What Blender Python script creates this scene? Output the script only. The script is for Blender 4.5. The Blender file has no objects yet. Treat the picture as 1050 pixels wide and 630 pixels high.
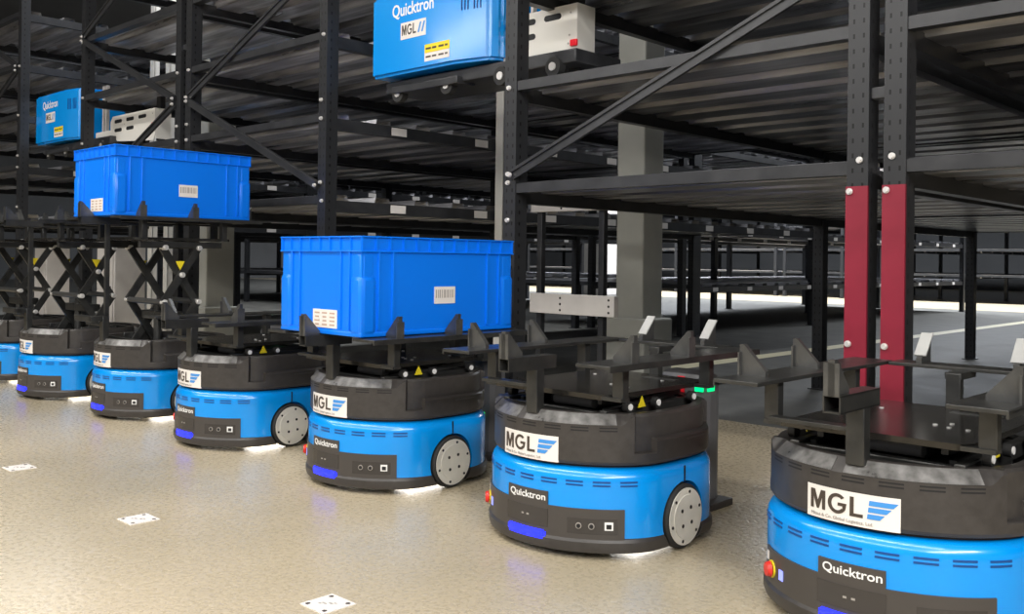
import bpy, bmesh, math, random
from mathutils import Vector, Matrix
random.seed(7)
C = bpy.context.scene.collection
PI = math.pi
rad = math.radians

# ------------------------------------------------------------------ camera
FPX, PITCH, ROLL, YAW, CAMH, CY = 970.7, -0.0028, 0.0129, 0.7624, 0.663, 263.7
cd = bpy.data.cameras.new('camera')
cam = bpy.data.objects.new('camera', cd)
C.objects.link(cam)
bpy.context.scene.camera = cam
cd.sensor_fit = 'HORIZONTAL'
cd.sensor_width = 36.0
cd.lens = FPX / 1050 * 36
cd.shift_y = -(315 - CY) / 1050
cd.clip_start = 0.02
cd.clip_end = 200
_s, _c = math.sin(YAW), math.cos(YAW)
_f = Vector((-_s * math.cos(PITCH), _c * math.cos(PITCH), -math.sin(PITCH)))
_r = Vector((_c, _s, 0))
_u = _r.cross(_f)
_ex = _r * math.cos(ROLL) + _u * math.sin(ROLL)
_ey = -_r * math.sin(ROLL) + _u * math.cos(ROLL)
M = Matrix((_ex, _ey, -_f)).transposed().to_4x4()
M.translation = Vector((0, 0, CAMH))
cam.matrix_world = M

# ------------------------------------------------------------------ light
sc = bpy.context.scene
sc.view_settings.view_transform = 'Standard'
sc.view_settings.look = 'None'
sc.view_settings.exposure = 0.0
sc.view_settings.gamma = 1.0
sc.view_settings.use_curve_mapping = False
w = bpy.data.worlds.new('hall_air')
sc.world = w
w.use_nodes = True
w.node_tree.nodes['Background'].inputs[0].default_value = (0.75, 0.8, 0.9, 1)
w.node_tree.nodes['Background'].inputs[1].default_value = 0.30


def area(name, loc, rot, sx, sy, power, col=(1, 1, 1)):
    l = bpy.data.lights.new(name, 'AREA')
    l.shape = 'RECTANGLE'
    l.size, l.size_y, l.energy, l.color = sx, sy, power, col
    o = bpy.data.objects.new(name, l)
    C.objects.link(o)
    o.location = loc
    o.rotation_euler = rot
    return o


area('aisle_lamp', (-2.6, -0.3, 3.6), (rad(-6), 0, 0), 9.0, 0.35, 275, (1.0, 0.97, 0.92))
area('aisle_lamp', (-2.6, -3.0, 3.0), (rad(30), 0, 0), 9.0, 0.5, 215, (1.0, 0.97, 0.92))
area('aisle_lamp', (2.6, -1.0, 2.8), (0, rad(42), 0), 0.6, 4.0, 230, (1.0, 0.98, 0.95))
area('far_hall_lamp', (-9.0, 15.9, 4.2), (0, 0, 0), 18.0, 1.0, 3000, (0.88, 0.93, 1.0))
area('shuttle_aisle_lamp', (-2.84, 5.2, 3.9), (0, 0, 0), 0.4, 4.0, 60, (0.93, 0.96, 1.0))
area('shuttle_aisle_lamp', (-6.46, 5.0, 3.9), (0, 0, 0), 0.4, 4.4, 170, (0.93, 0.96, 1.0))
area('shuttle_aisle_lamp', (-10.1, 5.0, 3.9), (0, 0, 0), 0.4, 4.4, 260, (0.93, 0.96, 1.0))


# ------------------------------------------------------------------ materials
def mat(name, col, rough=0.5, metal=0.0, emit=0.0, spec=0.5, coat=0.0):
    m = bpy.data.materials.new(name)
    m.use_nodes = True
    b = m.node_tree.nodes['Principled BSDF']
    b.inputs['Base Color'].default_value = (*col, 1)
    b.inputs['Roughness'].default_value = rough
    b.inputs['Metallic'].default_value = metal
    b.inputs['Specular IOR Level'].default_value = spec
    b.inputs['Coat Weight'].default_value = coat
    b.inputs['Coat Roughness'].default_value = 0.12
    if emit:
        b.inputs['Emission Color'].default_value = (*col, 1)
        b.inputs['Emission Strength'].default_value = emit
    return m


def noisy(m, scale, a, b, rlo, rhi, bump=0.0, detail=6):
    """break up colour and gloss of a material with noise"""
    nt = m.node_tree
    N, L = nt.nodes, nt.links
    bs = N['Principled BSDF']
    tc = N.new('ShaderNodeTexCoord')
    nz = N.new('ShaderNodeTexNoise')
    nz.inputs['Scale'].default_value = scale
    nz.inputs['Detail'].default_value = detail
    L.new(tc.outputs['Object'], nz.inputs['Vector'])
    cr = N.new('ShaderNodeValToRGB')
    cr.color_ramp.elements[0].position = 0.3
    cr.color_ramp.elements[1].position = 0.7
    cr.color_ramp.elements[0].color = (*a, 1)
    cr.color_ramp.elements[1].color = (*b, 1)
    L.new(nz.outputs['Fac'], cr.inputs[0])
    L.new(cr.outputs[0], bs.inputs['Base Color'])
    mr = N.new('ShaderNodeMapRange')
    mr.inputs['To Min'].default_value = rlo
    mr.inputs['To Max'].default_value = rhi
    L.new(nz.outputs['Fac'], mr.inputs['Value'])
    L.new(mr.outputs[0], bs.inputs['Roughness'])
    if bump:
        bp = N.new('ShaderNodeBump')
        bp.inputs['Strength'].default_value = bump
        bp.inputs['Distance'].default_value = 0.002
        L.new(nz.outputs['Fac'], bp.inputs['Height'])
        L.new(bp.outputs[0], bs.inputs['Normal'])
    return m


def streaky(m, k=1.0):
    """rolled steel sheet with painted light reflections and dark scuffs drawn out along its ribs"""
    nt = m.node_tree
    N, L = nt.nodes, nt.links
    bs = N['Principled BSDF']
    tc = N.new('ShaderNodeTexCoord')
    mp = N.new('ShaderNodeMapping')
    mp.inputs['Scale'].default_value = (0.9, 9.0, 9.0)
    L.new(tc.outputs['Object'], mp.inputs[0])
    nz = N.new('ShaderNodeTexNoise')
    nz.inputs['Scale'].default_value = 1.6
    nz.inputs['Detail'].default_value = 5
    L.new(mp.outputs[0], nz.inputs['Vector'])
    cr = N.new('ShaderNodeValToRGB')
    cr.color_ramp.elements[0].position, cr.color_ramp.elements[1].position = 0.40, 0.70
    cr.color_ramp.elements[0].color = (0.10 * k, 0.10 * k, 0.107 * k, 1)
    cr.color_ramp.elements[1].color = (0.42 * k, 0.42 * k, 0.44 * k, 1)
    L.new(nz.outputs['Fac'], cr.inputs[0])
    L.new(cr.outputs[0], bs.inputs['Base Color'])
    mr = N.new('ShaderNodeMapRange')
    mr.inputs['To Min'].default_value = 0.2
    mr.inputs['To Max'].default_value = 0.42
    L.new(nz.outputs['Fac'], mr.inputs['Value'])
    L.new(mr.outputs[0], bs.inputs['Roughness'])
    return m


def floor_material():
    m = mat('epoxy_concrete', (0.4, 0.35, 0.27), 0.3)
    nt = m.node_tree
    N, L = nt.nodes, nt.links
    bs = N['Principled BSDF']
    tc = N.new('ShaderNodeTexCoord')

    def noise(scale, detail=5, rough=0.6, dist=0.0):
        n = N.new('ShaderNodeTexNoise')
        n.inputs['Scale'].default_value = scale
        n.inputs['Detail'].default_value = detail
        n.inputs['Roughness'].default_value = rough
        n.inputs['Distortion'].default_value = dist
        L.new(tc.outputs['Object'], n.inputs['Vector'])
        return n
    big, mid, fine = noise(0.9, 5, 0.55), noise(75, 2, 0.5), noise(160, 1)
    r1 = N.new('ShaderNodeValToRGB')
    r1.color_ramp.elements[0].position, r1.color_ramp.elements[1].position = 0.32, 0.68
    r1.color_ramp.elements[0].color = (0.475, 0.405, 0.285, 1)
    r1.color_ramp.elements[1].color = (0.53, 0.455, 0.325, 1)
    L.new(mid.outputs['Fac'], r1.inputs[0])
    r2 = N.new('ShaderNodeValToRGB')
    r2.color_ramp.elements[0].position, r2.color_ramp.elements[1].position = 0.35, 0.65
    r2.color_ramp.elements[0].color = (0.80, 0.80, 0.79, 1)
    r2.color_ramp.elements[1].color = (1.08, 1.06, 1.04, 1)
    L.new(big.outputs['Fac'], r2.inputs[0])
    mx = N.new('ShaderNodeMix')
    mx.data_type = 'RGBA'
    mx.blend_type = 'MULTIPLY'
    mx.inputs[0].default_value = 1
    L.new(r1.outputs[0], mx.inputs[6])
    L.new(r2.outputs[0], mx.inputs[7])
    r3 = N.new('ShaderNodeValToRGB')
    r3.color_ramp.elements[0].position, r3.color_ramp.elements[1].position = 0.3, 0.7
    r3.color_ramp.elements[0].color = (0.88, 0.88, 0.88, 1)
    r3.color_ramp.elements[1].color = (1.1, 1.1, 1.1, 1)
    L.new(fine.outputs['Fac'], r3.inputs[0])
    mx2 = N.new('ShaderNodeMix')
    mx2.data_type = 'RGBA'
    mx2.blend_type = 'MULTIPLY'
    mx2.inputs[0].default_value = 1
    L.new(mx.outputs[2], mx2.inputs[6])
    L.new(r3.outputs[0], mx2.inputs[7])
    L.new(mx2.outputs[2], bs.inputs['Base Color'])
    mr = N.new('ShaderNodeMapRange')
    mr.inputs['To Min'].default_value = 0.22
    mr.inputs['To Max'].default_value = 0.34
    L.new(mid.outputs['Fac'], mr.inputs['Value'])
    L.new(mr.outputs[0], bs.inputs['Roughness'])
    bp = N.new('ShaderNodeBump')
    bp.inputs['Strength'].default_value = 0.35
    bp.inputs['Distance'].default_value = 0.003
    L.new(mid.outputs['Fac'], bp.inputs['Height'])
    L.new(bp.outputs[0], bs.inputs['Normal'])
    return m


def post_material():
    """black painted post with the pressed rows of small slots"""
    m = mat('rack_post_paint', (0.030, 0.031, 0.034), 0.36, 0.3)
    nt = m.node_tree
    N, L = nt.nodes, nt.links
    bs = N['Principled BSDF']
    tc = N.new('ShaderNodeTexCoord')
    sx = N.new('ShaderNodeSeparateXYZ')
    L.new(tc.outputs['Object'], sx.inputs[0])

    def mth(op, a, b=None, v=None):
        n = N.new('ShaderNodeMath')
        n.operation = op
        L.new(a, n.inputs[0])
        if b is not None:
            L.new(b, n.inputs[1])
        if v is not None:
            n.inputs[1].default_value = v
        return n.outputs[0]
    fz = mth('FRACT', mth('MULTIPLY', sx.outputs['Z'], v=26.0))
    inz = mth('LESS_THAN', mth('ABSOLUTE', mth('SUBTRACT', fz, v=0.5)), v=0.16)
    onx = mth('LESS_THAN', mth('ABSOLUTE', mth('SUBTRACT', mth('ABSOLUTE', sx.outputs['X']), v=0.013)), v=0.0028)
    ony = mth('LESS_THAN', mth('ABSOLUTE', mth('ADD', sx.outputs['Y'], v=0.008)), v=0.0035)
    slot = mth('MULTIPLY', inz, mth('MAXIMUM', onx, ony))
    mx = N.new('ShaderNodeMix')
    mx.data_type = 'RGBA'
    mx.inputs[6].default_value = (0.030, 0.031, 0.034, 1)
    mx.inputs[7].default_value = (0.002, 0.002, 0.002, 1)
    L.new(slot, mx.inputs[0])
    L.new(mx.outputs[2], bs.inputs['Base Color'])
    return m


MT = {
    'floor': floor_material(),
    'floor2': noisy(mat('dark_coat_and_shade', (0.2, 0.2, 0.18), 0.3, 0, 0, 0.22), 5, (0.07, 0.069, 0.064), (0.14, 0.138, 0.126), 0.5, 0.75),
    'wall': noisy(mat('grey_wall', (0.1, 0.1, 0.1), 0.8), 1.2, (0.08, 0.082, 0.085), (0.11, 0.112, 0.115), 0.7, 0.9),
    'tape': mat('floor_tape', (0.72, 0.66, 0.45), 0.5),
    'blue': mat('robot_blue', (0.0, 0.280, 0.81), 0.24, 0, 0, 0.5, 0.4),
    'crate': mat('crate_blue', (0.0, 0.185, 0.88), 0.33),
    'crate_in': mat('crate_rib_blue', (0.0, 0.17, 0.82), 0.33),
    'black': noisy(mat('black_plastic', (0.03, 0.03, 0.03), 0.4), 60, (0.035, 0.031, 0.029), (0.048, 0.043, 0.040), 0.34, 0.48, 0.1),
    'lip': noisy(mat('lip_highlight', (0.2, 0.2, 0.2), 0.35), 45, (0.07, 0.068, 0.065), (0.22, 0.215, 0.21), 0.22, 0.4),  # black plastic with the chamfer highlight painted in
    'panel': mat('panel_grey', (0.058, 0.051, 0.046), 0.42),
    'panel2': mat('sensor_glass', (0.045, 0.040, 0.037), 0.25),
    'dark': mat('dark_gap', (0.006, 0.006, 0.007), 0.6),
    'steel': noisy(mat('dark_steel', (0.05, 0.05, 0.05), 0.35, 0.6), 18, (0.042, 0.043, 0.043), (0.075, 0.074, 0.07), 0.26, 0.42),
    'plate': noisy(mat('lift_plate_steel', (0.05, 0.048, 0.045), 0.2, 0.7), 10, (0.045, 0.042, 0.038), (0.075, 0.07, 0.063), 0.14, 0.26),
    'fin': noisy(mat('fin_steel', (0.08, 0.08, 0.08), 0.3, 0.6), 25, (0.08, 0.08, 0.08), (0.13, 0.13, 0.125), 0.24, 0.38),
    'fin_face': noisy(mat('lit_fin_steel', (0.5, 0.5, 0.5), 0.3, 0.3), 25, (0.5, 0.5, 0.49), (0.62, 0.62, 0.6), 0.28, 0.4),  # fin steel lightened, the light on the rear slopes put into its colour
    'silver': noisy(mat('wheel_silver', (0.5, 0.48, 0.43), 0.35, 0.1), 14, (0.64, 0.62, 0.56), (0.80, 0.77, 0.69), 0.25, 0.42),
    'rubber': mat('tyre_rubber', (0.018, 0.018, 0.018), 0.7),
    'white': mat('label_white', (0.78, 0.74, 0.70), 0.5),
    'ink': mat('label_ink', (0.055, 0.04, 0.03), 0.5),
    'inkgrey': mat('label_fine_print', (0.36, 0.33, 0.3), 0.5),
    'stripe': mat('logo_blue', (0.05, 0.27, 0.68), 0.5),
    'logo': mat('logo_white', (0.85, 0.84, 0.82), 0.45),
    'yellow': mat('warning_yellow', (0.85, 0.68, 0.02), 0.5),
    'red': mat('button_red', (0.75, 0.03, 0.02), 0.35),
    'bluelight': mat('blue_light', (0.012, 0.02, 1.0), 0.3, 0, 2.2),
    'violet': mat('violet_light', (0.25, 0.3, 1.0), 0.3, 0, 0.9),
    'green': mat('green_light', (0.0, 0.75, 0.22), 0.3, 0, 1.3),
    'underglow': mat('under_light', (1.0, 0.98, 0.95), 0.4, 0, 5.0),
    'redled': mat('red_reflector', (0.6, 0.01, 0.02), 0.3, 0, 0.15),
    'post': post_material(),
    'beam': noisy(mat('rack_beam_paint', (0.03, 0.031, 0.034), 0.36, 0.3), 12, (0.028, 0.029, 0.032), (0.048, 0.049, 0.053), 0.28, 0.42),
    'deck': streaky(mat('deck_sheet', (0.2, 0.2, 0.2), 0.3, 0.5)),
    'deck_lit': streaky(mat('lit_deck_sheet', (0.4, 0.4, 0.4), 0.3, 0.5), 2.25),  # deck sheet brightened for the left racks, their light painted into the colour
    'guard': noisy(mat('post_guard_red', (0.22, 0.012, 0.03), 0.38), 9, (0.19, 0.009, 0.024), (0.26, 0.012, 0.034), 0.32, 0.45),
    'bolt': mat('zinc_bolt', (0.8, 0.78, 0.76), 0.3, 0.5),
    'concrete': noisy(mat('column_grey', (0.2, 0.2, 0.18), 0.7), 5, (0.40, 0.40, 0.36), (0.48, 0.48, 0.435), 0.6, 0.8),
    'pale': noisy(mat('pale_panel', (0.6, 0.57, 0.54), 0.5), 6, (0.5, 0.475, 0.455), (0.62, 0.59, 0.565), 0.4, 0.6),
    'cream': mat('shuttle_cream', (0.72, 0.70, 0.65), 0.4),
    'dock': mat('dock_grey', (0.10, 0.10, 0.105), 0.4),
}


# ------------------------------------------------------------------ helpers
class B:
    """collects shapes in one bmesh"""

    def __init__(s):
        s.bm = bmesh.new()

    def box(s, c, d, bev=0.0, rz=0.0):
        r = bmesh.ops.create_cube(s.bm, size=1.0)
        bmesh.ops.scale(s.bm, vec=d, verts=r['verts'])
        if bev:
            es = list({e for v in r['verts'] for e in v.link_edges})
            rr = bmesh.ops.bevel(s.bm, geom=es, offset=bev, segments=2, affect='EDGES', profile=0.5)
            vs = list({v for f in rr['faces'] for v in f.verts} | {v for v in r['verts'] if v.is_valid})
        else:
            vs = r['verts']
        if rz:
            bmesh.ops.rotate(s.bm, verts=vs, cent=(0, 0, 0), matrix=Matrix.Rotation(rz, 3, 'Z'))
        bmesh.ops.translate(s.bm, vec=c, verts=vs)
        return s

    def prism(s, pts, a0, a1, axis='X'):
        """polygon extruded along an axis; pts are the other two coordinates in cyclic order"""
        def P(u, v, t):
            return {'X': (t, u, v), 'Y': (u, t, v), 'Z': (u, v, t)}[axis]
        lo = [s.bm.verts.new(P(u, v, a0)) for u, v in pts]
        hi = [s.bm.verts.new(P(u, v, a1)) for u, v in pts]
        n = len(pts)
        s.bm.faces.new(lo)
        s.bm.faces.new(hi[::-1])
        for i in range(n):
            s.bm.faces.new((lo[i], hi[i], hi[(i + 1) % n], lo[(i + 1) % n]))
        return s

    def tube(s, p0, p1, r, n=20, r1=None):
        n = max(n, 20) if r > 0.004 else n
        p0, p1 = Vector(p0), Vector(p1)
        d = p1 - p0
        res = bmesh.ops.create_cone(s.bm, cap_ends=True, segments=n, radius1=r, radius2=r if r1 is None else r1, depth=d.length)
        q = d.to_track_quat('Z', 'Y').to_matrix().to_4x4()
        q.translation = (p0 + p1) / 2
        bmesh.ops.transform(s.bm, matrix=q, verts=res['verts'])
        return s

    def bar(s, p0, p1, wd, ht, up=(0, 0, 1)):
        """box along p0-p1, wd wide across, ht high along up"""
        p0, p1 = Vector(p0), Vector(p1)
        d = (p1 - p0)
        x = d.normalized()
        y = Vector(up).cross(x).normalized()
        z = x.cross(y)
        r = bmesh.ops.create_cube(s.bm, size=1.0)
        m = Matrix((x * d.length, y * wd, z * ht)).transposed().to_4x4()
        m.translation = (p0 + p1) / 2
        bmesh.ops.transform(s.bm, matrix=m, verts=r['verts'])
        return s

    def loft(s, rings, cap0=True, cap1=True):
        vr = [[s.bm.verts.new(p) for p in r] for r in rings]
        n = len(vr[0])
        for a, b in zip(vr, vr[1:]):
            for i in range(n):
                s.bm.faces.new((a[i], a[(i + 1) % n], b[(i + 1) % n], b[i]))
        if cap0:
            s.bm.faces.new(vr[0][::-1])
        if cap1:
            s.bm.faces.new(vr[-1])
        return s

    def cpatch(s, rf, a0, a1, z0, z1, t=0.001, n=12, inset=0.004):
        """solid patch wrapped on a round body between two angles (degrees)"""
        rows = []
        for k in range(n + 1):
            a = rad(a0 + (a1 - a0) * k / n)
            ro, ri = rf(a) + t, rf(a) - inset
            rows.append([s.bm.verts.new((r * math.sin(a), -r * math.cos(a), z)) for r, z in ((ro, z0), (ro, z1), (ri, z1), (ri, z0))])
        for p, q in zip(rows, rows[1:]):
            for i in range(4):
                s.bm.faces.new((p[i], q[i], q[(i + 1) % 4], p[(i + 1) % 4]))
        s.bm.faces.new(rows[0])
        s.bm.faces.new(rows[-1][::-1])
        return s

    def flat(s, data, fn):
        """text or outline data (verts, faces) placed through fn"""
        vs = [s.bm.verts.new(fn(*v)) for v in data[0]]
        for f in data[1]:
            try:
                s.bm.faces.new([vs[i] for i in f])
            except ValueError:
                pass
        return s

    def mesh(s, name, m, sharp=20):
        bmesh.ops.recalc_face_normals(s.bm, faces=s.bm.faces)
        me = bpy.data.meshes.new(name)
        s.bm.to_mesh(me)
        s.bm.free()
        me.materials.append(MT[m] if isinstance(m, str) else m)
        for p in me.polygons:
            p.use_smooth = True
        me.set_sharp_from_angle(angle=rad(sharp))
        return me

    def obj(s, name, m, parent=None, loc=None, sharp=20):
        o = bpy.data.objects.new(name, s.mesh(name, m, sharp))
        C.objects.link(o)
        if parent:
            o.parent = parent
        if loc:
            o.location = loc
        return o


_txt = {}


def text_data(body, size, bold=0.0, space=1.0):
    k = (body, size, bold, space)
    if k not in _txt:
        cu = bpy.data.curves.new('lettering', 'FONT')
        cu.body, cu.size, cu.offset, cu.space_character = body, size, bold, space
        cu.align_x, cu.align_y = 'CENTER', 'CENTER'
        cu.extrude = 0.0003
        cu.resolution_u = 3
        o = bpy.data.objects.new('lettering', cu)
        C.objects.link(o)
        dg = bpy.context.evaluated_depsgraph_get()
        me = o.evaluated_get(dg).to_mesh()
        vs = [tuple(v.co) for v in me.vertices]
        fs = [tuple(p.vertices) for p in me.polygons]
        xs, ys = [v[0] for v in vs], [v[1] for v in vs]
        cx, cy = (min(xs) + max(xs)) / 2, (min(ys) + max(ys)) / 2
        _txt[k] = ([(v[0] - cx, v[1] - cy, v[2]) for v in vs], fs, max(xs) - min(xs), max(ys) - min(ys))
        bpy.data.objects.remove(o)
        bpy.data.curves.remove(cu)
    return _txt[k]


def fit_text(body, width, height, bold=0.0):
    """lettering scaled to an exact width and height"""
    d = text_data(body, 1.0, bold)
    fx, fy = width / d[2], height / d[3]
    return ([(v[0] * fx, v[1] * fy, v[2]) for v in d[0]], d[1])


def bold_mgl(width, height):
    """heavy sans M G L drawn as outlines in a unit box, then scaled"""
    polys = [[(0, 0), (.155, 0), (.155, .62), (.33, 0.02), (.43, 0.02), (.605, .62), (.605, 0), (.76, 0), (.76, 1), (.54, 1), (.38, .44), (.22, 1), (0, 1)]]
    g = []
    n = 22
    for i in range(n + 1):
        a = rad(42 + (358 - 42 - 28) * i / n)
        g.append((1.33 + .44 * math.cos(a), .5 + .52 * math.sin(a)))
    g += [(1.76, .56), (1.36, .56), (1.36, .40), (1.58, .40), (1.58, .26)]
    for i in range(n + 1):
        a = rad(318 - (318 - 46) * i / n)
        g.append((1.33 + .27 * math.cos(a), .5 + .345 * math.sin(a)))
    g = [p for k, p in enumerate(g)]
    polys.append(g)
    polys.append([(1.90, 0), (2.46, 0), (2.46, .17), (2.07, .17), (2.07, 1), (1.90, 1)])
    vs, fs = [], []
    for p in polys:
        b0 = len(vs)
        pts = [((x - 1.23) / 2.46 * width, (y - .5) * height) for x, y in p]
        tri = __import__('mathutils').geometry.tessellate_polygon([[Vector((x, y, 0)) for x, y in pts]])
        vs += [(x, y, -.0002) for x, y in pts] + [(x, y, .0003) for x, y in pts]
        m = len(pts)
        fs += [tuple(b0 + m + i for i in t) for t in tri]
        fs += [(b0 + i, b0 + (i + 1) % m, b0 + m + (i + 1) % m, b0 + m + i) for i in range(m)]
    return (vs, fs)


def thing(name, label, cat, loc=(0, 0, 0), rz=0, group=None):
    o = bpy.data.objects.new(name, None)
    o.empty_display_size = 0.05
    C.objects.link(o)
    o.location = loc
    o.rotation_euler = (0, 0, rz)
    tag(o, label, cat, group)
    return o


def tag(o, label=None, cat=None, group=None, kind=None):
    for k, v in (('label', label), ('category', cat), ('group', group), ('kind', kind)):
        if v:
            o[k] = v
    return o


def kids(o):
    return [c for c in C.objects if c.parent == o]


def copy_tree(o, parent=None):
    c = o.copy()
    C.objects.link(c)
    if parent:
        c.parent = parent
    for ch in kids(o):
        copy_tree(ch, c)
    return c


def put(me, name, parent, loc, rot=None):
    o = bpy.data.objects.new(name, me)
    C.objects.link(o)
    o.parent = parent
    o.location = loc
    if rot:
        o.rotation_euler = rot
    return o


def cut(o, cutter_builder):
    """boolean-cut a mesh object and keep the result"""
    k = cutter_builder.obj('cutter', 'dark', o.parent)
    md = o.modifiers.new('cut', 'BOOLEAN')
    md.operation = 'DIFFERENCE'
    md.object = k
    md.solver = 'EXACT'
    bpy.context.view_layer.update()
    dg = bpy.context.evaluated_depsgraph_get()
    me = bpy.data.meshes.new_from_object(o.evaluated_get(dg))
    o.modifiers.clear()
    o.data = me
    for p in me.polygons:
        p.use_smooth = True
    me.set_sharp_from_angle(angle=rad(22))
    bpy.data.objects.remove(k)


# ------------------------------------------------------------------ the hall
fl = B().box((-4, 8, -0.03), (44, 40, 0.06)).obj('floor', 'floor')
tag(fl, 'beige sealed concrete floor running under the robots and racks', kind='structure')
tag(B().box((-4, 9.2, 0.0004), (44, 11.4, 0.0008)).obj('floor_rack', 'floor2'), 'darker grey coated floor deep between the racks, its front strip painted for rack shade', kind='structure')  # dark coat drawn forward to stand in for shade under the rack
for nm, c, d in (('wall_far', (-4, 27.5, 2.6), (44, 0.2, 5.2)), ('wall_left', (-25.9, 8, 2.6), (0.2, 39, 5.2))):
    tag(B().box(c, d).obj(nm, 'wall'), 'plain grey hall wall far behind the racks', kind='structure')
tag(B().box((-4, 8, 4.7), (44, 40, 0.1)).obj('ceiling', 'wall'), 'plain dark hall ceiling above the racks', kind='structure')
tag(B().box((-3.34, 9.6, 0.001), (0.14, 10.4, 0.002)).obj('trim_1', 'tape'), 'pale yellow tape line on the floor between the racks', kind='structure')


def column(x, y, wd, h, m, label, base=None):
    b = B().box((0, 0, h / 2), (wd, wd, h), 0.012)
    t = thing('column', label, 'column', (x, y, 0))
    t['kind'] = 'structure'
    b.obj('shaft', m, t)
    if base:
        B().box((0, 0, base[1] / 2), (base[0], base[0], base[1]), 0.01).obj('plinth', m, t)
    return t


column(-2.93, 4.03, 0.175, 3.0, 'concrete', 'grey concrete column on a wider plinth behind the middle rack', (0.25, 0.37))
column(-6.28, 3.45, 0.22, 3.0, 'concrete', 'grey concrete column on a wider plinth behind the raised crate', (0.27, 0.30))
column(-11.6, 14.6, 0.52, 3.0, 'pale', 'pale column far back seen low beside the grey column')


def cabinet(x, y, wd, h, label):
    t = thing('utility_cabinet', label, 'cabinet', (x, y, 0))
    B().box((0, 0, .03 + h / 2), (wd, wd * .8, h), .008).obj('body', 'pale', t)
    B().box((0, 0, .018), (wd * .94, wd * .74, .036)).obj('base', 'black', t)
    d = B().box((0, -wd * .4 - .004, .03 + h / 2), (wd * .92, .008, h * .94), .002).obj('door', 'pale', t)
    B().box((wd * .36, -wd * .4 - .012, .03 + h * .55), (.012, .012, .07), .003).obj('handle', 'black', d)
    return t


cabinet(-6.45, 2.86, 0.27, 0.70, 'pale utility cabinet behind the raised scissor lift of the high crate')
cabinet(-7.62, 2.84, 0.22, 0.72, 'pale utility cabinet near the left edge behind the empty raised lifts')


# ------------------------------------------------------------------ racks
TIERS = [0.93, 1.285, 1.64, 1.995, 2.35]
PH = 2.7
_c = 0.0035
UP = B()
UP.prism([(-.028, -.03), (.028, -.03), (.028, .03), (.016, .03), (.016, .03 - _c), (.028 - _c, .03 - _c), (.028 - _c, -.03 + _c),
          (-.028 + _c, -.03 + _c), (-.028 + _c, .03 - _c), (-.016, .03 - _c), (-.016, .03), (-.028, .03)], 0.0, PH, 'Z')
UP.box((0, 0, 0.003), (0.08, 0.1, 0.006))
UP = UP.mesh('upright', 'post')
LOW = B().prism([(-.028, -.03), (.028, -.03), (.028, .03), (.028 - _c, .03), (.028 - _c, -.03 + _c), (-.028 + _c, -.03 + _c), (-.028 + _c, .03), (-.028, .03)],
                0.0, 1.5, 'Z').box((0, 0, 0.003), (0.08, 0.1, 0.006)).mesh('upright', 'post')
BOLT = B().tube((0, 0.002, 0), (0, -0.0035, 0), 0.0085, 12).tube((0, -0.003, 0), (0, -0.009, 0), 0.0062, 6).mesh('bolt', 'bolt')
TAG = B().box((0.0008, 0, 0), (0.0016, 0.088, 0.036))
TAG = TAG.mesh('shelf_tag', 'white')
TAGBARS = B()
for i in range(11):
    if i not in (3, 7):
        TAGBARS.box((0.0018, -0.034 + i * 0.0068, 0.003), (0.0008, random.choice((0.002, 0.003, 0.004)), 0.017))
TAGBARS = TAGBARS.mesh('printed_code', 'inkgrey')
GUARD = B().prism([(-.029, -.034), (.029, -.034), (.029, -.026), (.0285, -.026), (.0285, -.0305), (-.0285, -.0305), (-.0285, -.026), (-.029, -.026)], 0.0, 0.858, 'Z').mesh('post_guard', 'guard')


def deck_mesh(x0, x1, y0, y1, m='deck'):
    """trapezoid corrugated sheet, ribs along X"""
    b = B()
    prof = []
    y = y0
    pitch = 0.235
    while y < y1 - pitch * 0.5:
        for dy, dz in ((0, 0), (0.075, 0), (0.085, -0.034), (0.225, -0.034)):
            prof.append((min(y + dy, y1), dz))
        y += pitch
    prof.append((y1, 0))
    top = [(p[0], p[1] + 0.0015) for p in prof]
    poly = prof + top[::-1]
    lo = [b.bm.verts.new((x0, p[0], p[1])) for p in poly]
    hi = [b.bm.verts.new((x1, p[0], p[1])) for p in poly]
    n = len(poly)
    for i in range(n):
        b.bm.faces.new((lo[i], hi[i], hi[(i + 1) % n], lo[(i + 1) % n]))
    return b.mesh('deck', m, 20)


def beam_x(x0, x1, h=0.036):
    return B().prism([(-.02, -h), (.02, -h), (.02, 0), (-.006, 0), (-.006, -.004), (-.02, -.004)], x0, x1, 'X').mesh('beam', 'beam')


def beam_y(y0, y1, h=0.05):
    return B().prism([(-.018, -h), (.018, -h), (.018, 0), (-.018, 0)], y0, y1, 'Y').mesh('cross_beam', 'beam')


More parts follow.
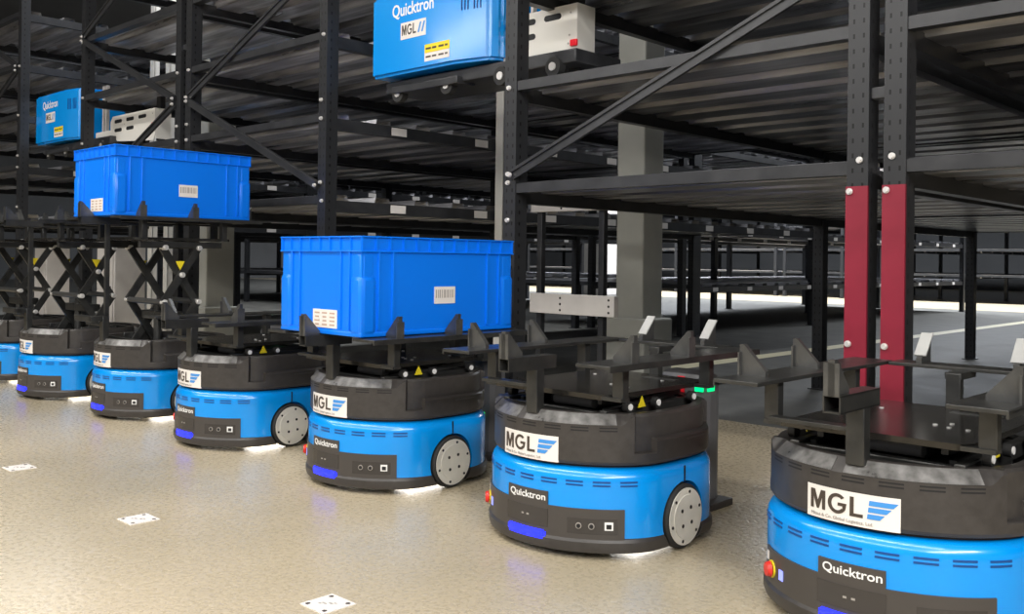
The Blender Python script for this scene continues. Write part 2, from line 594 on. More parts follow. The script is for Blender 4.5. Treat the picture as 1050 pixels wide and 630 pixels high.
def rack(label, xs, ys, tiers, low=False, braces=(), guards=(), bolts_on=(), spacer=False, tag_lines=(), tag_ys=(), tag_tiers=(0, 1, 2), low_tiers=()):
    t = thing('storage_rack', label, 'rack', (xs[0], ys[0], 0), 0)
    ox, oy = xs[0], ys[0]
    L = lambda x, y, z: (x - ox, y - oy, z)
    ups = {}
    for x in xs:
        for y in ys:
            ups[(x, y)] = put(LOW if low else UP, 'upright', t, L(x, y, 0))
    x0, x1, y0, y1 = min(xs), max(xs), ys[0], ys[-1]
    bx = beam_x(0.028, x1 - x0 - 0.028)
    decks = [deck_mesh(0.0, x1 - x0, 0.03, yb - ya - 0.03, 'deck_lit' if x1 < -3.3 and not low else 'deck') for ya, yb in zip(ys, ys[1:])]
    bys = [beam_y(0.03, yb - ya - 0.03) for ya, yb in zip(ys, ys[1:])]
    sgn = 1
    for ti, z in enumerate(list(tiers) + list(low_tiers)):
        for j, y in enumerate(ys):
            put(bx, 'beam', t, L(x0, y - 0.006, z))
        for j, (ya, yb) in enumerate(zip(ys, ys[1:])):
            put(decks[j], 'deck', t, L(x0, ya, z + 0.004))
            for x in xs:
                cb = put(bys[j], 'cross_beam', t, L(x, ya, z - 0.02))
                if x in tag_lines and ti in tag_tiers:
                    for ty in tag_ys:
                        if ya + 0.08 < ty < yb - 0.08:
                            tg = put(TAG, 'shelf_tag', cb, (0.0182, ty - ya, -0.024))
    for x, z0, xb, z1 in braces:
        b = B()
        p0, p1 = Vector(L(x, y0 - 0.037, z0)), Vector(L(xb, y0 - 0.037, z1))
        b.bar(p0, p1, 0.012, 0.036)
        b.bar(p0 + Vector((0, -0.008, 0.012)), p1 + Vector((0, -0.008, 0.012)), 0.010, 0.010)
        br = b.obj('brace', 'beam', t)
        for p in (p0, p1):
            put(BOLT, 'bolt', br, p + Vector((0, -0.014, 0)))
    for x in guards:
        g = put(GUARD, 'post_guard', t, L(x, y0, 0.005))
        g['label'] = 'dark red steel guard around the post foot'
        for z in (0.845, 0.452):
            put(BOLT, 'bolt', g, (-0.018 if x == guards[0] else 0.012, -0.0345, z))
    for x, zs in bolts_on:
        for z in zs:
            put(BOLT, 'bolt', ups[(x, y0)], (random.choice((-0.006, 0.006)), -0.031, z))
    if spacer:
        for (xa, xb), zs in spacer:
            for z in zs:
                s = B().box(((xb - xa) / 2, 0, 0), (xb - xa - 0.057, 0.03, 0.03), 0.003).mesh('row_spacer', 'beam')
                put(s, 'row_spacer', t, L(xa, y0 - 0.005, z))
    return t


YS = [2.4, 4.75, 7.1]
TY = [2.78 + 0.53 * i for i in range(8)]
bz = [0.905, 0.985, 1.26, 1.34, 1.62]
rack('tall black decked rack right of the high shuttle, its right post with a red guard', [-2.28, -1.04], YS, TIERS,
     braces=((-2.26, .955, -1.06, 1.445),), guards=(-1.04,), bolts_on=((-2.28, (.80, .93, .96, 1.26)), (-1.04, (0.93,))),
     spacer=(((-1.04, -0.945), (1.10, 1.75)),))
rack('tall black decked rack between the two shuttles, behind the lowered crate', [-4.59, -3.40], YS, TIERS,
     braces=((-4.57, 1.455, -3.42, .972), (-4.57, 1.475, -3.42, 1.93)),
     bolts_on=((-3.40, bz), (-4.59, bz)), spacer=(((-4.70, -4.59), (1.1, 1.75)),), tag_lines=(-3.40,), tag_ys=TY)
rack('tall black decked rack at the right edge, its left post with a red guard', [-0.945, 0.27], YS, TIERS,
     guards=(-0.945,), bolts_on=((-0.945, (.935,)),))
rack('tall black decked rack right of the far shuttle, behind the raised crate', [-5.92, -4.70], YS, TIERS,
     braces=((-5.90, 1.965, -4.72, 1.485), (-5.90, 1.99, -4.72, 2.46), (-5.90, .975, -4.72, 1.455)),
     bolts_on=((-5.92, bz + [1.96]), (-4.70, bz)))
rack('tall black decked rack left of the far shuttle', [-8.2, -7.0], YS, TIERS,
     braces=((-8.18, 2.43, -7.02, 1.96), (-8.18, 1.46, -7.02, 1.93)), bolts_on=((-7.0, bz + [1.96]),), tag_lines=(-7.0,), tag_ys=TY)
rack('tall black decked rack at the left edge, only its decks showing', [-9.53, -8.31], YS, TIERS)
BY = [7.3, 9.55, 11.9, 14.2]
TB = [7.6 + 0.62 * i for i in range(11)]
BT = [.456, .98, 1.36, 1.72, 2.08]
rack('black rack of low shelves deep inside the hall, left of the taped lane', [-7.08, -5.88, -4.68], BY, BT,
     tag_lines=(-4.68, -5.88), tag_ys=TB)
rack('black rack of low shelves deep inside the hall, right of the taped lane', [-2.25, -1.05, 0.15], [9.45, 11.8, 14.2], BT,
     tag_lines=(-2.25,), tag_ys=TB)
rack('black rack of low shelves deep inside the hall, furthest left', [-11.0, -9.8, -8.6], [7.3, 9.55, 11.9], BT,
     tag_lines=(-8.6,), tag_ys=TB)
rack('black rack of low shelves deep inside the hall, far left behind the dark grey column', [-15.0, -13.6, -12.3, -11.2], [7.3, 9.55, 11.9], BT, low=True,
     tag_lines=(-11.2,), tag_ys=TB)
rack('long black rack across the far end beyond the bright strip of floor, left half', [-19.0, -16.6, -14.2, -11.8, -9.4], [17.6, 19.4, 21.2], [.5, .95, 1.4, 1.9, 2.4])
rack('long black rack across the far end beyond the bright strip of floor, right half', [-9.2, -8.0, -6.8, -5.6, -4.4, -3.2, -2.0], [17.6, 19.4, 21.2], [.5, .95, 1.4, 1.9, 2.4], tag_lines=(-8.0, -6.8, -5.6, -4.4), tag_ys=[17.9 + .6 * i for i in range(6)])


# pale lift channel and tall pale profiles
t = thing('rail_stand', 'low stand of two pale bolted channel rails standing left of the grey column', 'rail stand', (-3.02, 3.3, 0))
for z, h, ln in ((.4625, .092, .50), (.922, .07, .44)):
    ch = B().box((ln / 2, 0, z), (ln, .03, h), .003).obj('channel_rail', 'pale', t)
    for xx in (.19, ln - .03):
        for zz in (-h * .3, 0, h * .3):
            B().tube((xx, -.014, z + zz), (xx, -.0165, z + zz), .0055, 12).obj('bolt_hole', 'dark', ch)
for xx in (.03, .40):
    B().box((xx, .03, .478), (.03, .03, .956), .002).obj('leg', 'beam', t)
for x, y, wd, lab in ((-3.34, 3.4, 0.05, 'slim pale metal profile standing left of the middle post'),
                      (-6.95, 3.30, 0.06, 'left pale metal profile of three behind the left diagonal brace'),
                      (-6.80, 3.35, 0.06, 'middle pale metal profile of three behind the left diagonal brace'),
                      (-6.65, 3.38, 0.06, 'right pale metal profile of three behind the left diagonal brace')):
    b = B().box((0, 0, 1.35), (wd, 0.012, 2.7)).box((-wd / 2 + .003, 0.02, 1.35), (0.006, 0.04, 2.7)).box((wd / 2 - .003, 0.02, 1.35), (0.006, 0.04, 2.7))
    tag(b.obj('lift_mast', 'cream', None, (x, y, 0)), lab, 'mast')


# ------------------------------------------------------------------ the lifting robot
def outline(R, W, p=26):
    def f(a):
        s = abs(math.sin(a))
        return R if s < 1e-4 else (R ** -p + (W / s) ** -p) ** (-1.0 / p)
    return f


def ring(f, z, off=0.0, n=120):
    out = []
    for i in range(n):
        a = 2 * PI * i / n
        r = (f(a) + (off(a) if callable(off) else off))
        zz = z(a) if callable(z) else z
        out.append((r * math.sin(a), -r * math.cos(a), zz))
    return out


F_LOW = outline(0.270, 0.249)
F_UP = outline(0.264, 0.248)
F_SK = outline(0.276, 0.251)


def sstep(x, a, b):
    t = max(0, min(1, (x - a) / (b - a)))
    return t * t * (3 - 2 * t)


def front_mask(a):
    d = abs(math.degrees(math.atan2(math.sin(a), math.cos(a))))
    return 1 - sstep(d, 48, 54)


def wrap(r, ang0, z0, off):
    """place flat lettering on a round body"""
    def fn(x, y, z):
        a = rad(ang0) + x / r
        rr = r + off + z
        return (rr * math.sin(a), -rr * math.cos(a), z0 + y)
    return fn


def fin_mesh(wd=0.012, d=0.056, h=0.062):
    """triangular crate guide: outer edge upright at y=0 (towards -y), slope falling inward (+y)"""
    b = B()
    b.prism([(0, 0), (d, 0), (d, 0.012), (0.009, h), (0, h)], -wd / 2, wd / 2, 'X')
    return b.mesh('guide_fin', 'fin')


FIN = fin_mesh()


def make_robot(lift, label, group):
    """round lifting robot; lift = extra height of the tray"""
    root = thing('lifting_robot', label, 'robot', group=group)
    # --- lower blue body and skirt
    sk = B().loft([ring(F_SK, .014, -.014), ring(F_SK, .017, -.003), ring(F_SK, .026, 0), ring(F_SK, .040, 0), ring(F_SK, .047, -.004), ring(F_SK, .050, -.010)]).obj('skirt', 'black', root)
    lb = B().loft([ring(F_LOW, .046, -.001), ring(F_LOW, .17, -.001), ring(F_LOW, .180, -.002), ring(F_LOW, .187, -.0045), ring(F_LOW, .1935, -.009), ring(F_LOW, .198, -.015), ring(F_LOW, .2015, -.024)]).obj('lower_body', 'blue', root)
    for part in (sk, lb):
        k = B()
        for sx in (-1, 1):
            k.tube((sx * 0.222, 0, 0.0755), (sx * 0.30, 0, 0.0755), 0.0815, 48)
        cut(part, k)
    B().loft([ring(F_LOW, .200, -.024), ring(F_LOW, .209, -.024)]).obj('body_gap', 'dark', root)
    for sx in (-1, 1):
        B().box((sx * 0.2478, 0.0, 0.1745), (0.003, 0.003, 0.036)).obj('seam', 'dark', lb)
    # --- wheels
    for sx in (-1, 1):
        wl = B().tube((sx * 0.226, 0, 0.0755), (sx * 0.246, 0, 0.0755), 0.0745, 48).tube((sx * 0.246, 0, 0.0755), (sx * 0.251, 0, 0.0755), 0.0745, 48, 0.070)
        wl = wl.obj('wheel', 'rubber', root)
        hb = B().tube((sx * 0.245, 0, 0.0755), (sx * 0.2535, 0, 0.0755), 0.0655, 48).tube((sx * 0.2535, 0, 0.0755), (sx * 0.2555, 0, 0.0755), 0.050, 40)
        hb = hb.obj('hub', 'silver', wl)
        hb['label'] = 'silver wheel disc with bolt holes'
        for i in range(6):
            a = i * PI / 3 + 0.3
            B().tube((sx * 0.2530, 0.057 * math.cos(a), 0.0755 + 0.057 * math.sin(a)), (sx * 0.2545, 0.057 * math.cos(a), 0.0755 + 0.057 * math.sin(a)), 0.0038, 10).obj('bolt_hole', 'dark', wl)
        for i in range(4):
            a = i * PI / 2 + 0.9
            B().tube((sx * 0.2550, 0.025 * math.cos(a), 0.0755 + 0.025 * math.sin(a)), (sx * 0.2562, 0.025 * math.cos(a), 0.0755 + 0.025 * math.sin(a)), 0.0045, 10).obj('bolt_hole', 'dark', wl)
    # --- vents on the blue shoulder and on the black housing
    for k in range(9):
        a = -52 + k * 13
        for z in (0.163, 0.171):
            B().cpatch(F_LOW, a - 4.2, a + 4.2, z, z + 0.0035, 0.0002, 4).obj('vent_slot', mat_vent, lb)
    # --- front panel, sensor window, light bar, ports, emergency stop
    fp = B().cpatch(F_LOW, -50, 50, .040, .113, .0025, 40).cpatch(F_LOW, -12.8, 12.8, .108, .143, .0026, 12)
    fp = fp.obj('front_panel', 'panel', root)
    B().cpatch(F_LOW, -13, 13, .064, .104, .0036, 10).obj('sensor_window', 'panel2', fp)
    for a in (-1.6, 1.6):
        B().cpatch(F_LOW, a - .7, a + .7, .083, .0865, .0042, 2).obj('camera_eye', 'inkgrey', fp)
    lbz = B()
    for z0, z1, aa in ((.036, .056, 10.8), (.0395, .0525, 12.0)):
        lbz.cpatch(F_LOW, -aa, aa, z0, z1, .0062 if aa < 11 else .005, 12)
    lo = lbz.obj('light_bar', 'bluelight', fp)
    lo['label'] = 'glowing blue light strip'
    B().cpatch(F_LOW, 23, 46.5, .058, .092, .0032, 8).obj('port_plate', 'panel2', fp)
    for a in (28.5, 34.5):
        aa = rad(a)
        d = Vector((math.sin(aa), -math.cos(aa), 0))
        p = d * (F_LOW(aa) + .001) + Vector((0, 0, .076))
        q = B().tube(p, p + d * .0045, .0068, 20)
        q = q.obj('port', 'inkgrey', fp)
        B().tube(p + d * .004, p + d * .0052, .0050, 20).obj('port_core', 'dark', fp)
    B().cpatch(F_LOW, 40.6, 44.6, .068, .086, .0042, 4).obj('network_port', 'logo', fp)
    B().cpatch(F_LOW, 41.4, 43.8, .071, .081, .0048, 3).obj('network_port_core', 'dark', fp)
    aa = rad(-42.5)
    d = Vector((math.sin(aa), -math.cos(aa), 0))
    p = d * (F_LOW(aa)) + Vector((0, 0, .076))
    es = B().tube(p, p + d * .005, .0165, 24).obj('emergency_stop_collar', 'yellow', fp)
    B().tube(p + d * .004, p + d * .008, .0085, 20).tube(p + d * .007, p + d * .015, .0150, 24, .0125).obj('emergency_stop', 'red', es)
    B().cpatch(F_LOW, -35.5, -32.5, .067, .086, .0040, 3).obj('status_light', 'violet', fp)
    B().cpatch(F_LOW, -49, -46.5, .088, .104, .0036, 2).obj('sticker', 'white', fp)
    td = fit_text('Quicktron', 0.107, 0.019, 0.012)
    nm = B().flat(td, wrap(0.2726, 0.5, 0.1285, 0.0007)).obj('lettering', 'logo', fp)
    nm['label'] = 'white Quicktron lettering'
    # --- black upper housing
    zw = lambda a: .297 + .018 * (1 - front_mask(a))
    side_m = lambda a, lo, hi: sstep(abs(math.degrees(math.atan2(math.sin(a), math.cos(a)))), lo, lo + 1.4) * (1 - sstep(abs(math.degrees(math.atan2(math.sin(a), math.cos(a)))), hi, hi + 1.4))
    pk = lambda a: -.015 * side_m(a, 55, 66)
    sd_ = lambda a: -.013 * side_m(a, 55, 132)
    NS = 256
    top = lambda a: -.022 * front_mask(a) - .005 * (1 - front_mask(a)) + sd_(a) * .9
    ub = B().loft([ring(F_UP, .206, -.014, NS), ring(F_UP, .209, -.004, NS), ring(F_UP, .216, 0, NS), ring(F_UP, .2325, 0, NS), ring(F_UP, .2345, lambda a: -.002 * side_m(a, 55, 66), NS),
                   ring(F_UP, .2365, pk, NS), ring(F_UP, .260, pk, NS), ring(F_UP, .264, lambda a: min(pk(a), sd_(a) * .25), NS), ring(F_UP, .267, lambda a: min(pk(a), sd_(a)), NS), ring(F_UP, zw, sd_, NS),
                   ring(F_UP, .321, top, NS), ring(F_UP, .322, lambda a: top(a) - .006, NS), ring(F_UP, .321, lambda a: -.040, NS), ring(F_UP, .234, lambda a: -.048, NS)])
    bmesh.ops.remove_doubles(ub.bm, verts=ub.bm.verts, dist=1e-5)
    ub = ub.obj('upper_housing', 'black', root)
    # glossy chamfer of the front lip, its highlight painted as speckled grey, split by the raised bead in its middle
    lp = B()
    for a0, a1 in ((-45, -9), (-4, 46)):
        rows = []
        for k in range(17):
            a = rad(a0 + (a1 - a0) * k / 16)
            t = 0.15 + 0.7 * 0
            for_ = []
            for z, o in ((.2985, .0006), (.3205, -.0205), (.3195, -.0235), (.2965, -.004)):
                r = F_UP(a) + o
                for_.append(lp.bm.verts.new((r * math.sin(a), -r * math.cos(a), z)))
            rows.append(for_)
        for p_, q_ in zip(rows, rows[1:]):
            for i in range(4):
                lp.bm.faces.new((p_[i], q_[i], q_[(i + 1) % 4], p_[(i + 1) % 4]))
        lp.bm.faces.new(rows[0])
        lp.bm.faces.new(rows[-1][::-1])
    lp.obj('front_lip', 'lip', ub)
    for k in range(7):
        a = -42 + k * 14
        for z in (0.2835, 0.2900):
            B().cpatch(F_UP, a - 4.4, a + 4.4, z, z + 0.0032, 0.0002, 4).obj('vent_slot', 'dark', ub)
    for sx in (-1, 1):
        a0, a1 = sorted((sx * 92, sx * 112))
        B().cpatch(F_UP, a0, a1, .251, .2545, .0006, 6).obj('edge_glint', 'fin', ub)  # paler strip painting the highlight along the ledge edge
    # --- label
    lab = B().cpatch(F_UP, -19.8, 17.4, .2090, .2665, .0008, 16).obj('label_plate', 'white', ub)
    lab['label'] = 'white label lettered MGL with a blue striped mark'
    ld = bold_mgl(0.102, 0.034)
    B().flat(ld, wrap(0.2648, -6.9, 0.2420, 0.0006)).obj('lettering', 'ink', ub)
    sd = fit_text('Mitsui & Co. Global Logistics, Ltd.', 0.118, 0.0075, 0.0)
    B().flat(sd, wrap(0.2648, -4.9, 0.2155, 0.0006)).obj('fine_print', 'inkgrey', ub)
    st = B()
    fn = wrap(0.2648, 11.0, 0.2405, 0.0006)
    for i in range(3):
        y1 = 0.0165 - i * 0.0115
        y0 = y1 - 0.0085
        xr = lambda y: 0.0265 - (0.0165 - y) * 0.95
        xl = lambda y: -0.021 + (y - 0.0165) * 0.12
        K = 6
        cols = []
        for q in range(K + 1):
            t = q / K
            c0, c1 = xl(y0) + (xr(y0) - xl(y0)) * t, xl(y1) + (xr(y1) - xl(y1)) * t
            cols.append([st.bm.verts.new(fn(x, y, zz)) for x, y, zz in ((c0, y0, .0003), (c1, y1, .0003), (c1, y1, -.0002), (c0, y0, -.0002))])
        for p_, q_ in zip(cols, cols[1:]):
            for e_ in range(4):
                st.bm.faces.new((p_[e_], q_[e_], q_[(e_ + 1) % 4], p_[(e_ + 1) % 4]))
        st.bm.faces.new(cols[0])
        st.bm.faces.new(cols[-1][::-1])
    st.obj('logo_mark', 'stripe', ub)
    # --- under light
    for sx in (-1, 1):
        B().box((sx * .155, -.035, .0125), (.07, .15, .003)).obj('under_light', 'underglow', root)

    # --- lift: base cradle, scissor, plate, tray
    cr = B()
    wr = .150 if lift < .05 else .186
    if lift < .05:
        cr.box((0, 0, .298), (.30, .36, .018), .003)
    for sx in (-1, 1):
        cr.box((sx * wr, 0, .312), (.020, .37 if lift < .05 else .17, .030), .003)
        cr.box((sx * wr, 0, .266), (.016, .16, .064))
    for sy in (-1, 1):
        cr.box((0, sy * .165, .309), (.30, .02, .022), .003).box((0, sy * .165, .266), (.05, .016, .066))
    cr.obj('lift_base', 'steel', root)
    zt = .352 + lift                                              # underside of the lift plate
    if lift < 0.05:
        for sx in (-1, 1):
            for q, (za, zb) in enumerate(((.318, .340), (.340, .318))):
                B().bar((sx * (.128 - q * .014), -.15, za), (sx * (.128 - q * .014), .15, zb), .012, .014).obj('scissor_arm', 'steel', root)
        B().box((-.02, .02, .318), (.16, .20, .022), .006).obj('motor_block', 'black', root)
        B().tube((-.06, -.1, .325), (.06, -.1, .325), .013, 16).obj('spindle', 'inkgrey', root)
        for sx in (-1, 1):
            for y in (-.13, -.02, .13):
                rl = B().tube((sx * .172, y, .333), (sx * .186, y, .333), .0125, 18).obj('roller', 'rubber', root)
                B().tube((sx * .186, y, .333), (sx * .1885, y, .333), .0075, 14).obj('roller_hub', 'logo', rl)
    else:
        zb, zz = .246, zt - .030
        zm = (zb + zz) / 2
        hs = .074
        for sx in (-1, 1):
            for q, (z0, z1) in enumerate(((zb, zm), (zm, zz))):
                for r_, (ya, yb) in enumerate(((-hs, hs), (hs, -hs))):
                    x = sx * (.162 - r_ * .016)
                    arm = B().bar((x, ya, z0), (x, yb, z1), .013, .030).obj('scissor_arm', 'steel', root)
                for y, z in ((0, (z0 + z1) / 2), (-hs, z1), (hs, z1)) if z1 > z0 else ():
                    B().tube((sx * .140, y, z), (sx * .180, y, z), .011, 20).tube((sx * .179, y, z), (sx * .184, y, z), .0085, 20).obj('pivot_pin', 'bolt', root)
            wt = B().prism([(-hs - .005 + .05, zz - .055), (-hs - .005 + .09, zz - .055), (-hs - .005 + .07, zz - .092)], sx * .171, sx * .1725, 'X').obj('warning_sign', 'yellow', root)
            B().box((sx * .160, 0, zz + .012), (.020, .36, .026), .003).obj('top_rail', 'steel', root)
        for y in (-hs, hs):
            B().tube((-.15, y, zm), (.15, y, zm), .012, 16).obj('cross_rod', 'fin', root)
        B().box((0, 0, zm - .06), (.24, .07, .035), .004).obj('drive_block', 'steel', root)
        B().tube((0, -.02, .30), (0, -.02, zm), .016, 16).obj('spindle', 'steel', root)
    # lift plate
    pl = B().prism([(-.17, -.20), (.15, -.20), (.17, -.175), (.17, .20), (.15, .225), (-.15, .225), (-.17, .205)], zt, zt + .011, 'Z')
    pl.obj('lift_plate', 'plate', root)
    B().box((.07, .155, zt + .0115), (.10, .022, .001)).obj('plate_mark', 'fin', root)
    for x, y in ((.055, -.03), (.085, -.045), (.075, 0.0), (.12, -.05), (-.1, .1), (.1, .12)):
        B().tube((x, y, zt + .010), (x, y, zt + .013), .0045, 10).obj('plate_screw', 'bolt', root)
    if lift < 0.05:
        for sx in (-1, 1):
            B().prism([(-.085, .326), (-.055, .326), (-.070, .352)], sx * .174, sx * .1755, 'X').obj('warning_sign', 'yellow', root)
    # tray: two side strips, back strip, front arm, legs and guide fins; its top carries the crate
    zq = .435 + lift
    for sx in (-1, 1):
        st_ = B().box((sx * .212, .01, zq + .004), (.094, .62, .008), .0015).box((sx * .257, .01, zq - .001), (.004, .62, .010)).obj('tray_strip', 'steel', root)
        for y in (-.18, .17):
            B().box((sx * .196, y, (zq + zt) / 2 + .002), (.030, .022, zq - zt - .004), .002).box((sx * .180, y, zt + .004), (.06, .03, .008)).obj('tray_leg', 'steel', root)
        for y in (-.205, .015):
            put(FIN, 'guide_fin', root, (sx * .254, y, zq + .006), (0, 0, sx * PI / 2))
            B().box((sx * .2525, y, zq + .030), (.004, .026, .046)).obj('fin_back', 'fin', root)
    B().box((0, .318, zq + .004), (.32, .075, .008), .0015).obj('tray_strip', 'steel', root)
    B().box((0, .235, (zq + zt) / 2 + .002), (.03, .022, zq - zt - .004), .002).box((0, .27, zq - .006), (.034, .09, .014)).obj('tray_leg', 'steel', root)
    for x in (-.1, .1):
        put(FIN, 'guide_fin', root, (x, .358, zq + .006), (0, 0, PI))
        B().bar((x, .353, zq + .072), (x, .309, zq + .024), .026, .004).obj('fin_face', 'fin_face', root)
    fa = B()
    for c, d in (((0, -.270, zq + .0065), (.032, .16, .003)), ((0, -.270, zq - .0215), (.032, .16, .003)), ((-.0145, -.270, zq - .0075), (.003, .16, .03)), ((.0145, -.270, zq - .0075), (.003, .16, .03))):
        fa.box(c, d)
    fa.obj('front_arm', 'steel', root)
    zl = .352 if lift > .05 else zt
    B().box((0, -.245, (.413 + .312) / 2), (.034, .026, .101), .002).obj('front_leg', 'steel', root)
    B().box((-.085, -.236, zl + .020), (.17, .03, .008), .001).box((-.085, -.2, zl + .0125), (.05, .05, .006)).box((-.085, -.222, zl + .0155), (.05, .012, .008)).obj('front_bracket', 'steel', root)
    if lift > .05:
        B().box((0, -.238, (zq - .022 + .33) / 2), (.018, .016, zq - .022 - .33)).obj('lift_mast', 'steel', root)
        B().box((-.07, -.29, .40), (.17, .03, .024), .002).box((0, -.27, .402), (.03, .07, .022), .002).obj('base_arm', 'steel', root)
    put(FIN, 'guide_fin', root, (0, -.352, zq + .006))
    B().box((0, -.350, zq + .034), (.028, .004, .056)).obj('fin_back', 'fin', root)
    return root


mat_vent = mat('vent_navy', (0.0, 0.06, 0.25), 0.5)
low = make_robot(0.0, 'nearest round blue and black robot at the right edge with an empty lowered tray', 'round lifting robots parked in a row')
high = make_robot(0.372, 'round blue and black robot whose raised scissor lift carries the high blue crate', 'round lifting robots parked in a row')
SPOTS = [
    (low, (-0.705, 1.866), None),
    (low, (-1.467, 1.864), 'round blue and black robot with empty lowered tray, just right of the big lowered crate'),
    (low, (-2.262, 1.870), 'round blue and black robot carrying the big blue crate on its lowered tray'),
    (low, (-3.079, 1.862), 'round blue and black robot with empty lowered tray, just left of the big lowered crate'),
    (high, (-3.862, 1.890), None),
    (high, (-4.614, 1.860), 'round blue and black robot with raised empty scissor lift, left of the high crate'),
    (high, (-5.40, 1.865), 'round blue and black robot with raised scissor lift, cut off by the left edge'),
]
seen = set()
for src, (x, y), lab in SPOTS:
    if lab is None:
        continue
    o = copy_tree(src)
    o['label'] = lab
    o.location = (x, y, 0)
for src, (x, y), lab in SPOTS:
    if lab is None:
        src.location = (x, y, 0)


# ------------------------------------------------------------------ charging docks behind the robots
def make_dock(label, top_lamp):
    t = thing('charging_dock', label, 'charging dock', group='charging docks behind the parked robots')
    B().box((0, 0, .18), (.16, .09, .37), .028).obj('housing', 'dock', t)
    B().box((0, -.008, .01), (.22, .13, .02), .004).obj('base', 'black', t)
    if top_lamp:
        B().box((.0815, -.018, .322), (.005, .032, .016), .0015).box((.062, -.0455, .322), (.026, .004, .016)).obj('green_lamp', 'green', t)
        if top_lamp == 2:
            B().box((.005, -.0455, .325), (.022, .005, .052), .001).obj('red_strip', 'redled', t)
    else:
        B().box((.045, -.0455, .145), (.025, .003, .016)).obj('ready_lamp', 'green', t)
    return t


for x, y, lab, top in ((-1.455, 2.24, 'dark charging dock with green lamp behind the second robot from the right', 2),
                       (-2.30, 2.27, 'dark charging dock behind the robot with the lowered crate', 0),
                       (-3.54, 2.25, 'dark charging dock with green lamp, left of the lowered crate and behind the robots', 1)):
    make_dock(lab, top).location = (x, y, 0)


# ------------------------------------------------------------------ crates
def make_crate(label):
    t = thing('storage_crate', label, 'crate', group='blue plastic crates on the robots')
    X, Y, H = .192, .292, .278
    sh = B()
    wl = .004
    # body walls and floor
    sh.box((0, 0, .008), (2 * X, 2 * Y, .008), .002)
    for sx in (-1, 1):
        sh.box((sx * (X - wl / 2), 0, (H + .004) / 2), (wl, 2 * Y, H - .004))
    for sy in (-1, 1):
        sh.box((0, sy * (Y - wl / 2), (H + .004) / 2), (2 * X - 2 * wl, wl, H - .004))
    # upright ribs near the ends and rounded corner posts
    for sx in (-1, 1):
        for y in (-.235, -.185, .185, .235):
            sh.box((sx * (X + .0025), y, .13), (.007, .006, .22), .001)
    for sy in (-1, 1):
        for x in (-.14, -.10, .10, .14):
            sh.box((x, sy * (Y + .0025), .13), (.006, .007, .22), .001)
    for sx in (-1, 1):
        for sy in (-1, 1):
            sh.box((sx * (X - .021), sy * (Y - .021), .088), (.056, .056, .166), .014).box((sx * (X - .0215), sy * (Y - .0215), .14), (.046, .046, .19), .010)
    sh.box((0, 0, .009), (2 * X + .008, 2 * Y + .008, .014), .004)
    sh.obj('shell', 'crate', t)
    rm = B()
    for z in (.2375, .2775):
        for sx in (-1, 1):
            rm.box((sx * (X + .001), 0, z), (.012, .597, .004), .001)
        for sy in (-1, 1):
            rm.box((0, sy * (Y + .001), z), (.397, .012, .004), .001)
    for sx in (-1, 1):
        for i in range(13):
            rm.box((sx * (X + .0018), -.294 + i * .049, .2575), (.0085, .003, .038))
    for sy in (-1, 1):
        for i in range(9):
            rm.box((-.194 + i * .0485, sy * (Y + .0018), .2575), (.003, .0085, .038))
    rm.obj('rim', 'crate', t)
    lb = B().box((X + .0008, 0.012, .113), (.0016, .082, .050)).obj('label_plate', 'white', t)
    bc = B()
    y = -.022
    while y < .046:
        wd = random.choice((.002, .0028, .004))
        bc.box((X + .0018, y, .117), (.0008, wd, .024))
        y += wd + random.choice((.0025, .004))
    bc.obj('barcode', 'inkgrey', lb)
    lf = B().box((.025, -Y - .0008, .046), (.115, .0016, .052)).obj('paper_label', 'white', t)
    pr = B()
    for i in range(3):
        for j in range(4):
            pr.box((-.012 + i * .036, -Y - .0018, .029 + j * .011), (random.choice((.018, .024)), .0008, .0045))
    pr.obj('print', mat_print, lf)
    return t


mat_print = mat('label_print_tan', (0.5, 0.36, 0.29), 0.6)
c1 = make_crate('large blue plastic crate on a lowered tray, in front of the middle rack')
c1.location = (-2.262, 1.870, .4432)
c2 = copy_tree(c1)
c2['label'] = 'blue plastic crate held high on a raised scissor lift at the left'
c2.location = (-3.862, 1.890, .8152)


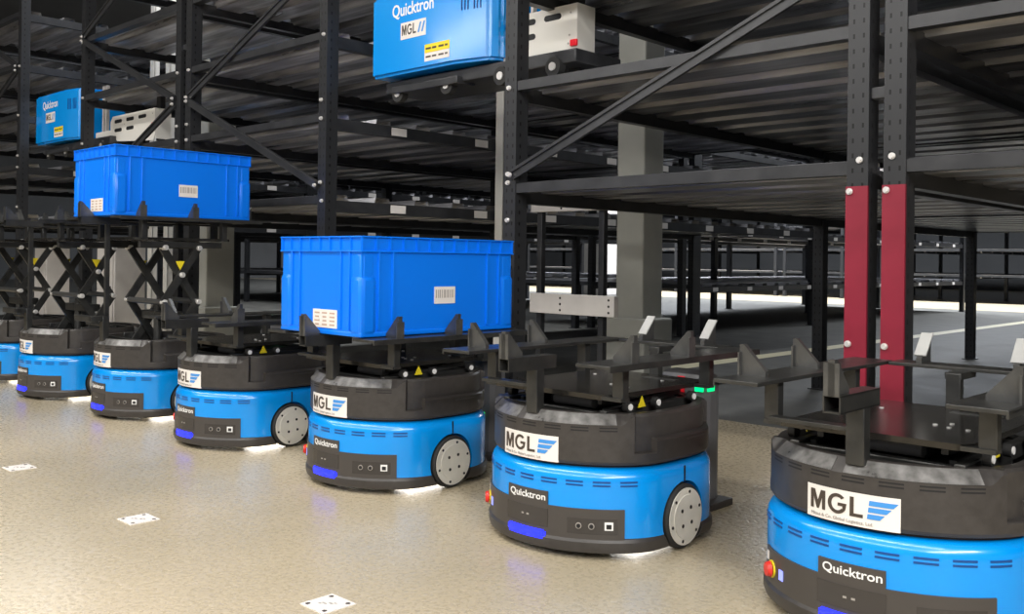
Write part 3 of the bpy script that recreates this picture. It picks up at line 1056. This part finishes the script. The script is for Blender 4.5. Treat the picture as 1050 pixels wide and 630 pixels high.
# ------------------------------------------------------------------ shuttles climbing in the rack
def make_shuttle(label, panel=(0.585, 1.045), dz=0.0):
    """origin at front left lower corner of the blue cover"""
    t = thing('rack_shuttle', label, 'shuttle', group='shuttle vehicles in the rack')
    cv = B()
    cv.prism([(0.0, 0.0), (.505, 0.0), (.665, .035), (.695, .075), (.695, .33), (0.0, .33)], 0, .335, 'Z')
    bmesh.ops.bevel(cv.bm, geom=cv.bm.edges[:], offset=.012, segments=2, affect='EDGES')
    cv = cv.obj('cover', 'blue', t)
    for i in range(7):
        if i == 3:
            continue
        x = .545 + i * .014
        B().box((x, (x - .505) * .219 - .0005, .235), (.005, .004, .07)).obj('vent_slot', mat_vent, cv)
    pm = lambda x0, z0: (lambda x, y, z: (x0 + x, -.001 - z, z0 + y))
    B().flat(fit_text('Quicktron', .255, .062, .014), pm(.265, .255)).obj('lettering', 'logo', cv)
    B().box((.27, -.0008, .170), (.155, .0016, .068)).obj('label_plate', 'white', cv)
    B().flat(bold_mgl(.088, .042), (lambda x, y, z: (.245 + x, -.0020 - z, .173 + y))).obj('label_lettering', 'ink', cv)
    st = B()
    for i in range(2):
        st.prism([(.298 + i * .022, .152), (.308 + i * .022, .152), (.322 + i * .022, .193), (.312 + i * .022, .193)], -.0022, -.0014, 'Y')
    st.obj('logo_mark', 'stripe', cv)
    B().box((.415, -.0008, .078), (.145, .0016, .034)).obj('yellow_label', 'yellow', cv)
    B().box((.415, -.0008, .045), (.145, .0016, .034)).obj('label_strip', 'white', cv)
    for z, hh in ((.078, .008), (.045, .007)):
        for x, wd in ((.365, .03), (.40, .025), (.44, .03), (.47, .015)):
            B().box((x, -.0018, z), (wd, .0008, hh)).obj('print_mark', 'ink', cv)
    # white side plate with slots
    p0, p1 = panel
    outl = [(p0, .075), (p0 + .10, .0), (p1 - .02, -.03), (p1, .0), (p1, .16), (p0 + .03, .16), (p0, .13)]
    side = B().prism(outl, .10, .106, 'Y').prism([(p1 - .006, -.02), (p1, -.02), (p1, .16), (p1 - .006, .16)], .106, .20, 'Y')
    side = side.obj('side_plate', 'cream', t)
    n = 3
    wd = (p1 - p0) / 4.6
    for r, z in ((0, .125), (1, .070)):
        for i in range(n):
            x = p0 + .04 + wd * (0.55 + i * 1.25)
            if r == 1 and i == 2:
                continue
            sl = B()
            for xx in (-1, 1):
                sl.tube((x + xx * wd * .3, .0985, z), (x + xx * wd * .3, .1005, z), .011, 12)
            sl.box((x, .0993, z), (wd * .6, .002, .022)).obj('slot', 'dark', side)
    for x, z in ((p1 - .04, .02), (p1 - .035, .05), (p0 + .2, .1), (p1 - .03, .13)):
        B().tube((x, .0985, z), (x, .101, z), .004, 8).obj('screw', 'inkgrey', side)
    if dz:
        side.location.z = dz
        B().box((p0 - .10, .11, .015), (.26, .012, .04), .002).obj('arm_plate', 'cream', t)
    # chassis, wheels, mast
    B().box((.55, .19, -.035), (1.05, .26, .05), .006).box((.30, .08, -.055), (.40, .10, .03), .004).obj('chassis', 'beam', t)
    for x in (.12, .42, .72, .98):
        wh = B().tube((x, .045, -.068), (x, .075, -.068), .035, 20).obj('wheel', 'rubber', t)
        B().tube((x, .040, -.068), (x, .046, -.068), .015, 14).obj('hub', 'bolt', wh)
    B().box((p1 - .05, .16, .10), (.05, .03, .34)).obj('mast', 'beam', t)
    B().box((.80, .14, .165), (.012, .02, .35)).box((.85, .14, .165), (.012, .02, .35)).box((.83, .15, .2), (.09, .012, .012)).obj('guide_rods', 'pale', t)
    B().box((p1 - .01, .095, .018), (.03, .012, .024), .003).obj('red_lamp', 'redled', t)
    return t


s1 = make_shuttle('blue shuttle with white slotted side plate, high in the middle rack')
s1.location = (-3.20, 2.475, 1.418)
s2 = make_shuttle('blue shuttle with white slotted side plate, smaller, in the left rack above the raised crate', (0.99, 1.60), -0.045)
s2.location = (-6.985, 2.475, 1.418)


# ------------------------------------------------------------------ floor markers
mk = None
for i, (x, y, lab) in enumerate(((0, 0, 'white square floor marker with dark corner dots, nearest the bottom edge'),
                                 (1, 0, 'white square floor marker with dark corner dots, middle one, left of the lowered crate robot'),
                                 (2, 0, 'white square floor marker with dark corner dots, farthest, at the left edge'))):
    if mk is None:
        t = thing('floor_marker', lab, 'floor marker', group='square position markers on the floor')
        B().box((0, 0, .0008), (.076, .076, .0016)).obj('sheet', 'white', t)
        for sx in (-1, 1):
            for sy in (-1, 1):
                B().tube((sx * .027, sy * .027, .0014), (sx * .027, sy * .027, .0020), .0048, 14).obj('corner_dot', 'ink', t)
        sm = B()
        for a, b_, c_, d_ in ((-.006, -.004, .012, .004), (.004, .004, .010, .005), (.010, .010, .006, .004), (-.012, -.010, .006, .004)):
            sm.box((a, b_, .0018), (c_, d_, .0006))
        sm.obj('smudge', 'inkgrey', t)
        mk = t
        o = t
    else:
        o = copy_tree(mk)
        o['label'] = lab
    u, v = ((336, 620), (142, 533), (20, 480))[i]
    # where the markers lie on the floor
    o.location = ((-1.498, 1.072, 0), (-2.309, 1.076, 0), (-3.115, 1.071, 0))[i]
